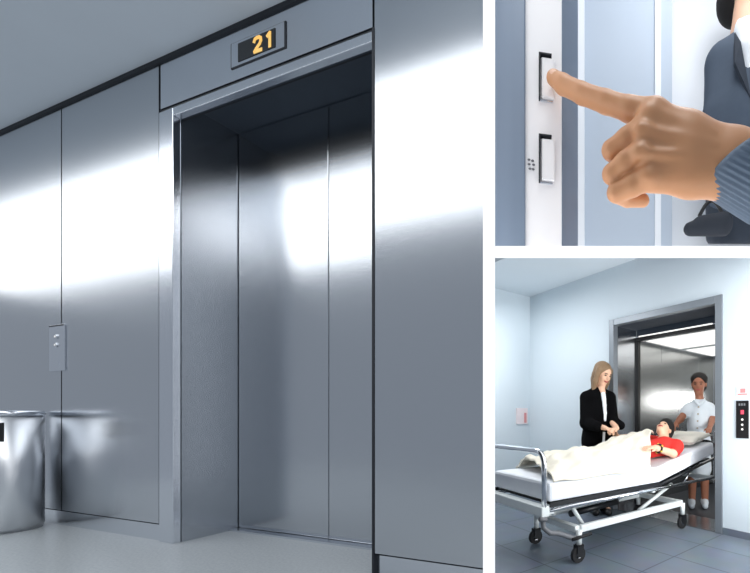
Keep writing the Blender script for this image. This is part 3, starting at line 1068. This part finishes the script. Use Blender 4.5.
# lower white chassis
zch = bh(620, 519)[1]
CW = .60
for y in (.015, CW - .015):
    build(MB().box(.02, bc2 - .02, y - .022, y + .022, zch - .028, zch + .028), 'chassis_rail', M['white_metal'], bed, bevel=.006)
for x in (0, bc2):
    build(MB().box(x - .028, x + .028, .015, CW - .015, zch - .024, zch + .024), 'chassis_cross_bar', M['white_metal'], bed, bevel=.005)
# slanting lift arms between chassis and deck
for y in (.10, CW - .10):
    build(MB().tube([(.12, y, zch), (xf + .30, y, zr - .01)], .018, 8), 'lift_arm', M['white_metal'], bed)
    build(MB().tube([(bc2 - .55, y, zch), (bc2 - .05, y, zr - .01)], .018, 8), 'lift_arm', M['white_metal'], bed)
build(MB().tube([(.25, BW / 2, zch), (.85, BW / 2, zch + .02)], .03, 12), 'lift_cylinder', M['dark_metal'], bed)
build(MB().tube([(.80, BW / 2, zch + .02), (1.25, BW / 2, zr - .02)], .014, 10), 'lift_piston', M['chrome'], bed)
# castors
def castor(x, y):
    lg = MB().tube([(x, y, zch), (x, y, .13)], [.026, .022], 12)
    l = build(lg, 'castor_leg', M['white_metal'], bed)
    fk = MB().box(x - .035, x + .03, y - .027, y - .019, .045, .14).box(x - .035, x + .03, y + .019, y + .027, .045, .14).box(x - .035, x + .03, y - .027, y + .027, .125, .14)
    build(fk, 'castor_fork', M['dark_metal'], l, bevel=.002)
    w = MB().disc((x - .01, y, .062), (0, 1, 0), .062, .032, 28)
    build(w, 'castor_wheel', M['rubber'], l)
    build(MB().disc((x - .01, y, .062), (0, 1, 0), .026, .037, 16), 'wheel_hub', M['chrome'], l)
for x in (0, bc2):
    for y in (0.0, CW):
        castor(x, y)
# brake bar and pedal at the foot
ped = [(xf - .02, .02, zr - .05), (xf - .02, .0, zr - .12), (xf + .03, -.01, zr - .165), (xf + .10, -.01, zr - .18), (-.06, -.005, .20), (-.01, .0, .19)]
build(MB().tube(ped, .020, 10), 'brake_pipe', M['grey_tube'], bed)
build(MB().tube([(xf - .07, -.02, zr - .045), (xf - .01, -.02, zr - .055)], .016, 8), 'brake_pedal', M['grey_tube'], bed)
build(MB().tube([(-.09, -.03, .20), (.10, -.03, .21)], .014, 8), 'brake_pedal', M['rubber'], bed)

# mattress
ztm0 = bh(548, 483)[1]
zmb = zr + .055
zmt = ztm0
xk2 = bh(640, 470)[0]
zhm = bh(715, 437)[1]
tm = zmt - zmb
mt = MB()
prof_b = [(xf + .03, zmb), (xk, zmb), (xh - .03, zbk + .02)]
dx = math.sin(ang) * tm
prof_t = [(xf + .03, zmt), (xk - dx * .4, zmt), (xh - .03 - dx * .6, zbk + .02 + tm * .95)]
y0, y1 = .0, BW
poly = prof_b + prof_t[::-1]
mt.hexa([Vector((x, y1, z)) for x, z in poly], [Vector((x, y0, z)) for x, z in poly])
mattress = build(mt, 'mattress', M['sheet'], frame=BD, base=((xf + xh) / 2, BW / 2, zmb), bevel=.025)
tag(mattress, 'white sheeted mattress raised at its head end on the hospital bed', 'mattress')
def mtop(x):
    xs_ = [p[0] for p in prof_t]
    zs_ = [p[1] for p in prof_t]
    return float(np.interp(x, xs_, zs_))

# pillow
YC = BW * .5
YP = .36
xp, zp = bh(690, 444, YC)
pa = math.atan2(prof_t[2][1] - prof_t[1][1], prof_t[2][0] - prof_t[1][0])
def pillow():
    mb = MB()
    nu, nv = 22, 16
    L_, Wd, Tk = .40, .64, .11
    rows = []
    ca, sa = math.cos(pa), math.sin(pa)
    xcen = xh - .03 - dx * .6 - .15 * ca
    zcen = mtop(xcen) + .068 / ca
    vs, fs = [], []
    for side in (1, -1):
        for i in range(nu + 1):
            for j in range(nv + 1):
                u_, v_ = 2 * i / nu - 1, 2 * j / nv - 1
                edge = max(0, (1 - abs(u_) ** 3.2)) * max(0, (1 - abs(v_) ** 3.2))
                t = Tk / 2 * edge ** .5
                pin = 1 - .05 * (1 - abs(u_)) * v_ * v_
                lx, ly, lz_ = u_ * L_ / 2 * (1 - .05 * (1 - v_ * v_) * 0), v_ * Wd / 2 * pin, side * t + .006 * math.sin(7 * u_ + 3 * v_)
                vs.append((xcen + lx * ca - lz_ * sa, YP + ly, zcen + lx * sa + lz_ * ca))
    K_ = (nu + 1) * (nv + 1)
    for s_ in (0, 1):
        for i in range(nu):
            for j in range(nv):
                a = s_ * K_ + i * (nv + 1) + j
                f = (a, a + nv + 1, a + nv + 2, a + 1)
                fs.append(f if s_ == 0 else tuple(reversed(f)))
    for i in range(nu):
        for j in (0, nv):
            a, b = i * (nv + 1) + j, (i + 1) * (nv + 1) + j
            fs.append((a, b, b + K_, a + K_))
    for j in range(nv):
        for i in (0, nu):
            a, b = i * (nv + 1) + j, i * (nv + 1) + j + 1
            fs.append((a, b, b + K_, a + K_))
    mb.add(vs, fs, True)
    return mb, xcen, zcen
pm, xpc, zpc = pillow()
pil = build(pm, 'pillow', M['pillow'], frame=BD, base=(xpc, YC, zpc - .07))
tag(pil, "ivory pillow under the patient's head on the raised mattress", 'pillow')

# blanket
con = [(537, 464), (545, 457), (556, 454), (570, 451), (590, 449), (606, 447), (618, 440), (630, 435.5), (640, 433.5), (650, 433.5), (657, 436), (660, 438)]
cx_, cz_ = [], []
for a, b in con:
    x, z = bh(a, b, YC)
    cx_.append(x)
    cz_.append(z)
xb0 = cx_[0] - .03
xe_near, xe_mid = bh(650, 472, 0)[0], bh(657, 440, YC)[0]
print('BLANKET', xb0, xe_near, xe_mid, 'xk', xk, 'mtop', zmt, [round(v, 2) for v in cx_], [round(v, 2) for v in cz_])
def xend(y): return float(np.interp(y, [0, YC * .6, YC, .56, BW], [xe_near, xe_near * .5 + xe_mid * .5, xe_mid - .06, xe_mid - .24, xe_mid - .42]))
def bz(x, y):
    ztop = float(np.interp(x, cx_, cz_)) + .014 + .022 * min(1, max(0, (x - 1.15) / .15))
    yc = abs(y - .40) / (.40 if y < .40 else BW - .40)
    bell = max(0.0, math.cos(min(1, yc / .96) * math.pi / 2)) ** .5
    base_z = mtop(x) + .032
    return base_z + max(0, ztop - base_z) * bell, bell
def blanket():
    mb = MB()
    nx_, ny_ = 100, 60
    ya_, yb_ = -.03, BW + .03
    vs, fs = [], []
    for i in range(nx_ + 1):
        u_ = i / nx_
        for j in range(ny_ + 1):
            v_ = j / ny_
            y = ya_ + (yb_ - ya_) * v_
            xs_ = float(np.interp(y, [0, YC, BW], [xf + .06, -.12, -.05]))
            x = xs_ + (xend(y) - xs_) * u_
            z, bell = bz(x, y)
            z += .010 * math.sin(23 * x + 9 * y + 3 * math.sin(7 * y)) * (.3 + bell) + .007 * math.sin(41 * y - 13 * x)
            z += .016 * bell * math.sin(19 * x - 14 * y + 2 * math.sin(5 * x))
            z -= .010 * math.exp(-((y - YC) / .05) ** 2) * max(0, 1 - u_ * 1.8)
            if y < -.008:
                z -= (-.008 - y) * 1.2
            if y > BW + .008:
                z -= (y - BW - .008) * 1.2
            vs.append((x + .012 * math.sin(17 * y), y + .012 * math.sin(6 * x + 2) * (1 if j < 2 else 0), z))
    for i in range(nx_):
        for j in range(ny_):
            a = i * (ny_ + 1) + j
            fs.append((a, a + ny_ + 1, a + ny_ + 2, a + 1))
    mb.add(vs, fs, True)
    return mb
bl = build(blanket(), 'blanket', M['blanket'], frame=BD, base=((xb0 + xe_mid) / 2, YC, zmt))
so = bl.modifiers.new('thick', 'SOLIDIFY')
so.thickness = .012
tag(bl, 'cream blanket spread over the patient from feet to chest', 'blanket')
def on_cover(px, py, lift):
    for i in range(160):
        y = .045 + i * .004
        x, z = bh(px, py, y)
        top = bz(x, y)[0] + .02 if x < xend(y) + .15 else mtop(x)
        if z <= top + lift:
            return np.array((x, y, max(z, top + lift * .85)))
    return np.array((x, y, z))

# patient (bed coordinates)
def bw(x, y, z): return np.array(BD.m @ Vector((x, y, z)))
def bp_(px, py, y): 
    x, z = bh(px, py, y)
    return np.array((x, y, z))
YH, YS = .35, .18
hx = bp_(664, 430.5, YH)
fw = unit(np.array((-.42, -.10, .80)))
upd = unit(np.array((.80, .20, .52)))
psk, PP, PR = head_skin(hx, fw, upd, 1.0)
chest = bp_(668, 455, YS)
chest[2] = max(chest[2], mtop(chest[0]) + .10)
pel = np.array((chest[0] - .48, YC - .08, mtop(chest[0] - .50) + .11))
patient_sk = psk + [cone(hx + np.array((-.03, -.03, -.07)), chest * .75 + pel * .25, .05, .07, .03)]
knee = np.array((max(xf + .50, pel[0] - .42), YC - .03, zmt + .075))
foot = np.array((max(xf + .36, knee[0] - .42), YC - .04, zmt + .050))
patient_sk += [cone(chest, pel, .085, .09, .05)]
for s_ in (-1, 1):
    patient_sk += chain([pel + (0, .06 * s_, 0), knee + (0, .065 * s_, 0), foot + (0, .06 * s_, 0)], [.070, .052, .038], .03)
    patient_sk += [cone(foot + (0, .06 * s_, 0), foot + (-.02, .07 * s_, .012), .033, .026, .02)]
# near arm resting on the blanket
shn = bp_(677, 453, YS - .11)
shn[2] = max(shn[2], mtop(shn[0]) + .09)
eln = on_cover(673, 464, .062)
wrn = on_cover(655.5, 462.5, .05)
print('ARM', shn, eln, wrn, 'chest', chest, 'mtop', mtop(chest[0]), 'head', hx, mtop(hx[0]), 'pel', pel, foot)
patient_sk += chain([shn, eln, wrn], [.05, .042, .03], .02)
patient_sk += hand_solids(wrn, (-1, .1, .10), (0, .2, -1), 1, 1.0, .3)
# far arm raised to the woman's hands
shf_ = chest + np.array((.02, .17, .03))
wrf = bp_(617.5, 437, YC + .43)
elf = (shf_ + wrf) / 2 + np.array((.03, .0, .03))
patient_sk += chain([shf_, elf, wrf], [.045, .038, .028], .02)
patient_sk += hand_solids(wrf, np.array(bp_(612, 428, YC + .47)) - wrf, (0, -.3, -1), 1, .95, .6)
patient = soft('person', patient_sk, .0085, M['skin_pale'], None, k=.02, frame=BD, base=(chest[0], YC, zmt))
tag(patient, 'dark-haired patient in red shirt lying in the hospital bed', 'person')
face_parts(patient, PP, PR, 1.0)
hrp = [ell(hx + upd * .055 - fw * .015, vec(.095, .108, .090), PR, .02), ell(hx - fw * .055 + upd * .0, vec(.084, .07, .09), PR, .02)]
hrp += [ell(hx + upd * .085 + fw * .01, vec(.085, .085, .07), PR, .02)]
soft('hair', hrp, .009, M['dark_hair'], patient, k=.02, label='short tousled dark hair')
rs = chain([chest + (.07, .02, .0), chest + (-.06, 0, .0), chest * .55 + pel * .45], [.070, .090, .094], .05)
rs += [cone(shn + (.0, .01, .0), shf_ + (0, -.03, -.02), .070, .066, .04)]
rs += chain([shn + (.0, .01, .01), shn * .45 + eln * .55], [.073, .064], .03)
rs += chain([shf_, shf_ * .55 + elf * .45], [.065, .055], .03)
soft('red_shirt', rs, .010, M['red'], patient, k=.03)
# bracelet
bd = unit(wrn - eln)
br = MB()
bcn = wrn * .82 + eln * .18 + np.array((0, 0, .004))
uu = unit(np.cross(bd, (0, 0, 1)))
vv = np.cross(bd, uu)
P = [bcn + (uu * math.cos(a) + vv * math.sin(a)) * .040 for a in [2 * math.pi * i / 20 for i in range(21)]]
brc = build(MB().tube([Vector(p) for p in P], .010, 8), 'bracelet', M['black_plastic'], patient)
for i in range(0, 20, 4):
    build(MB().ellipsoid(P[i] + (P[i] - bcn) * .12, (.012, .012, .012), su=8, sv=6), 'bracelet_link', M['gold'], brc)

# ------------------------------------------------------------------ woman in the black coat
wY = 4.64
def wp(px, py, dy=0.0): return np.array(pt(px, py, wY + dy))
wm = 390 / wY
hw = wp(602.5, 373.5)
sc = 1.13
fwd = unit(np.array((.62, -.68, -.40)))
hsk, HP, HR = head_skin(hw, fwd, (0.1, 0, 1), sc)
wb_ = hsk + [cone(hw + np.array((-.01, .02, -.10)), wp(599, 392), .052, .062, .03)]
wb_ += [cone(wp(601.5, 388, -.05), wp(602.8, 392, -.085), .040, .034, .02)]
wb_ += chain([wp(599, 401), wp(598, 420), wp(598, 445), wp(598, 462)], [.09, .11, .12, .12], .05)
for s_ in (-1, 1):
    wb_ += chain([wp(598 + 6 * s_, 462), wp(598 + 6 * s_, 488, -.02), wp(598 + 6 * s_, 508)], [.085, .06, .045], .03)
    wb_ += [cone(wp(598 + 6 * s_, 508), wp(602 + 6 * s_, 510, -.14), .04, .035, .02)]
hj = wp(612, 430, -.42)                                      # joined hands
w1 = hj + np.array((-.075, .045, .02))
w2 = hj + np.array((.055, .06, .015))
e1 = wp(587, 423, -.12)
e2 = wp(612, 421, -.12)
wb_ += chain([wp(587, 397), e1, w1], [.05, .042, .028], .02) + chain([wp(609, 397), e2, w2], [.05, .042, .028], .02)
wb_ += hand_solids(w1, (1, -.45, -.25), (.1, -.1, -1), -1, .95, .75)
wb_ += hand_solids(w2, (-.75, -.65, -.1), (0, .1, -1), 1, .95, .75)
woman = soft('person', wb_, .0095, M['skin_pale'], None, k=.02, base=(wp(598, 510)[0], wY, 0))
tag(woman, 'blond woman in a long black coat standing behind the bed, holding hands', 'person')
face_parts(woman, HP, HR, sc)
r_, f_, u_ = basis(fwd, (0.1, 0, 1))
hh = [ell(hw + u_ * .045 - f_ * .02, vec(.088, .104, .088) * sc, HR, .02), ell(hw - f_ * .05 - u_ * .03, vec(.088, .065, .10) * sc, HR, .02)]
hh += chain([hw - f_ * .055 - r_ * .02 + u_ * .04, hw - f_ * .085 - r_ * .03 + u_ * -.10, hw - f_ * .09 - r_ * .05 - u_ * .23], [.075, .075, .05], .03)
hh += chain([hw - r_ * -.085 * sc + f_ * .015 + u_ * .05, hw + r_ * .095 + f_ * .03 - u_ * .10, hw + r_ * .09 + f_ * .05 - u_ * .24], [.028, .034, .022], .02)
hh += chain([hw - r_ * .085 * sc + f_ * .01 + u_ * .05, hw - r_ * .10 + f_ * .0 - u_ * .10, hw - r_ * .11 + f_ * .0 - u_ * .24], [.035, .045, .03], .02)
soft('hair', hh, .0095, M['blond_hair'], woman, k=.02, label='long straight ash blond hair')
ct = chain([wp(598, 399), wp(598, 418), wp(598, 440), wp(598, 492)], [.13, .175, .185, .185], .06)
ct += [cone(wp(587, 397), wp(596, 392), .070, .058, .05), cone(wp(609, 397), wp(601, 392), .070, .058, .05)]
ct += chain([wp(586, 398), e1 + np.array((-.01, .01, 0)), w1 + np.array((-.085, .045, .015))], [.075, .072, .058], .03)
ct += chain([wp(610, 398), e2 + np.array((.01, .01, 0)), w2 + np.array((.045, .085, .03))], [.072, .066, .052], .03)
soft('coat', ct, .012, M['coat'], woman, k=.04)
wtr = []
for s_ in (-1, 1):
    wtr += chain([wp(598 + 6 * s_, 480), wp(598 + 6 * s_, 495, -.01), wp(598 + 6 * s_, 507)], [.09, .075, .06], .03)
soft('trousers', wtr, .012, M['coat'], woman, k=.02)
for s_ in (-1, 1):
    a = wp(598 + 6 * s_, 508)
    soft('shoe', [cone((a[0], wY + .03, .045), (a[0] + .05, wY - .19, .036), .052, .042, .01), cone((a[0], wY + .02, .08), (a[0] + .01, wY - .05, .06), .05, .045, .02)], .010, M['black_plastic'], woman, k=.01, cut=lambda X, Y, Z: .004 - Z)
# pale blouse in the open front of the coat
ff = unit(np.array((.5, -.85, 0)))
bz_ = MB()
bl_pts = [(603.2, 394), (603.9, 399), (604.5, 405), (605, 413), (605, 420)]
bp2 = [cone(wp(a, b, -.125 - .012 * i), wp(c_, d_, -.135 - .012 * i), .027 - .0025 * i, .0245 - .0025 * i, .01) for i, ((a, b), (c_, d_)) in enumerate(zip(bl_pts[:-1], bl_pts[1:]))]
soft('blouse', bp2, .008, M['shirt'], woman, k=.012)
build(MB().tube([Vector(wp(604, 432, -.27)), Vector(wp(603.6, 443, -.28))], .014, 8), 'scarf_end', M['shirt'], woman)

# ------------------------------------------------------------------ nurse inside the lift
nY = 4.93
def npt(px, py, dy=0.0): return np.array(pt(px, py, nY + dy))
hn = npt(699, 384)
nf = unit(np.array((-.35, -.93, -.12)))
nsk, NP_, NR = head_skin(hn, nf, (0.02, 0, 1), 1.12)
nb = nsk + [cone(hn + np.array((0, .01, -.09)), npt(699.5, 404), .05, .06, .03)]
nb += chain([npt(699, 409), npt(698.5, 425), npt(698, 440)], [.085, .10, .11], .05)
for s_, fx in ((-1, 692), (1, 705)):
    nb += chain([npt(698 + 6 * s_, 445), npt(698.5 + 6 * s_, 472, -.03), npt(fx, 500, 0)], [.085, .06, .042], .03)
nwl = npt(676, 424, -.15)
nel = npt(680.5, 419, -.12)
nb += chain([npt(689, 407.5), nel, nwl], [.05, .042, .03], .02)
nb += hand_solids(nwl, (-.5, -.8, -.35), (0.1, -.1, -1), 1, .95, .5)
nwr = npt(709.5, 428, -.26)
ner = npt(712.5, 419, -.06)
nb += chain([npt(709.5, 407.5), ner, nwr], [.05, .042, .03], .02)
nb += hand_solids(nwr, (-.35, -.9, -.2), (0, 0, -1), -1, .95, .4)
nurse = soft('person', nb, .0095, M['skin_brown'], None, k=.02, base=(npt(698, 505)[0], nY, 0))
tag(nurse, 'nurse in a white short-sleeved tunic standing at the head of the bed', 'person')
face_parts(nurse, NP_, NR, 1.12)
r2, f2, u2 = basis(nf, (0.02, 0, 1))
nh = [ell(hn + u2 * .058 - f2 * .019, vec(.106, .110, .092), NR, .02), ell(hn - f2 * .05 - u2 * .015, vec(.100, .072, .100), NR, .02),
      ell(hn - f2 * .11 + u2 * .03, vec(.05, .045, .05), NR, .02)]
soft('hair', nh, .0095, M['dark_hair'], nurse, k=.02, label='dark hair pulled back')
tn = chain([npt(699, 410), npt(698.5, 424), npt(698, 444), npt(698, 468)], [.115, .128, .150, .165], .06)
tn += [cone(npt(690, 407.5), npt(697, 403.5), .062, .062, .05), cone(npt(708.5, 407.5), npt(701.5, 403.5), .062, .062, .05)]
tn += chain([npt(688.5, 408), npt(685, 413, -.05)], [.066, .072], .03) + chain([npt(710, 408), npt(712, 413.5, -.03)], [.064, .070], .03)
tunic = soft('tunic', tn, .011, M['tunic'], nurse, k=.04)
bt_ = [(698.5, 407, -.15), (698, 414, -.17), (697.6, 421, -.18), (697.4, 428, -.19)]
for a, b, c_ in bt_:
    build(MB().ellipsoid(npt(a, b, c_), (.012, .01, .012), su=8, sv=6), 'tunic_button', M['brass_button'], tunic)
cl_ = [cone(npt(694.5, 400.5, -.07), npt(698.5, 405, -.13), .022, .016, .01), cone(npt(704, 400.5, -.07), npt(699.5, 405, -.13), .022, .016, .01)]
soft('collar', cl_, .008, M['tunic'], tunic, k=.01)
for fx, dd in ((692, -.02), (705, .02)):
    zz = .035
    a = npt(fx, 500)
    soft('shoe', [cone((a[0], nY + .03, .045), (a[0] - .04, nY - .16, .036), .045, .036, .01), cone((a[0], nY + .03, .07), (a[0] - .01, nY - .05, .06), .045, .04, .02)], .009, M['tunic'], nurse, k=.01,
         cut=lambda X, Y, Z: .004 - Z)

# =================================================================== lights
def area(name, loc, target, sx, sy, power, col=(1, 1, 1), spread=math.pi):
    ld = bpy.data.lights.new(name, 'AREA')
    ld.shape = 'RECTANGLE'
    ld.size, ld.size_y = sx, sy
    ld.energy = power
    ld.color = col
    ld.spread = spread
    o = bpy.data.objects.new(name, ld)
    C.objects.link(o)
    o.location = loc
    d = Vector(target) - Vector(loc)
    o.rotation_euler = d.to_track_quat('-Z', 'Y').to_euler()
    return o

# lobby: long ceiling light trough parallel to the steel wall, just in front of the frame
d_w = LF.y.dot(Vector((LF.o.x, LF.o.y, 0)))
pa_, pb_ = 0.47, 1.85
foot = LF.y * d_w
sF = LF.loc(Vector((foot.x, foot.y, ZL))).x
sa_, sb_ = sF - 11.0, sF - 1.15
lo = area('lobby_trough_light', LF.m @ Vector(((sa_ + sb_) / 2, -(pa_ + pb_) / 2, z_top - .01)), LF.m @ Vector(((sa_ + sb_) / 2, -(pa_ + pb_) / 2, 0)), 1, 1, 1)
lo.rotation_euler = (0, 0, math.atan2(LF.x.y, LF.x.x))
lo.data.size, lo.data.size_y = sb_ - sa_, pb_ - pa_
AR = (sb_ - sa_) * (pb_ - pa_)
lo.data.energy = 2.6 * math.pi * AR
lo.data.color = (0.97, 0.99, 1.0)

# upper right cell
area('call_point_key_light', (-0.05, 0.25, 3.3), (0.15, .8, 1.9), .7, .7, 12.5, (1, .97, .93))
area('call_point_wash_light', (0.75, 1.9, 4.9), (0.6, 3.0, 2.8), 1.0, 1.0, 30, (.98, .99, 1))
# lower right cell
area('corridor_key_light', (1.6, 1.55, 1.35), (-0.2, 4.4, 1.1), .7, .7, 15, (1, .99, .97))
area('corridor_left_fill', EF.m @ Vector((x530 + .95, -1.45, z_ceil - .30)), EF.m @ Vector((x530 + .95, -1.1, 0)), 1.2, 1.2, 36, (.98, .99, 1))  # added fill, no known fitting; brightens the left of the corridor
area('corridor_ceiling_fill', (2.0, 2.5, .9), (-.4, 5.0, 2.95), .8, .8, 55, (.97, .99, 1))  # unseen lamp added to lift the corridor ceiling
area('lift_car_streak_fill', EF.m @ Vector((xcl + .75, CD - .03, 1.42)), EF.m @ Vector((xcl + .75, 0, 1.42)), 1.0, .16, 8, (1, .99, .96))  # unseen lamp added to lay a bright streak on the car's side wall

w = bpy.data.worlds.new('world')
SC.world = w
w.use_nodes = True
bg = w.node_tree.nodes['Background']
bg.inputs['Color'].default_value = (.78, .87, 1.0, 1)
bg.inputs['Strength'].default_value = .38
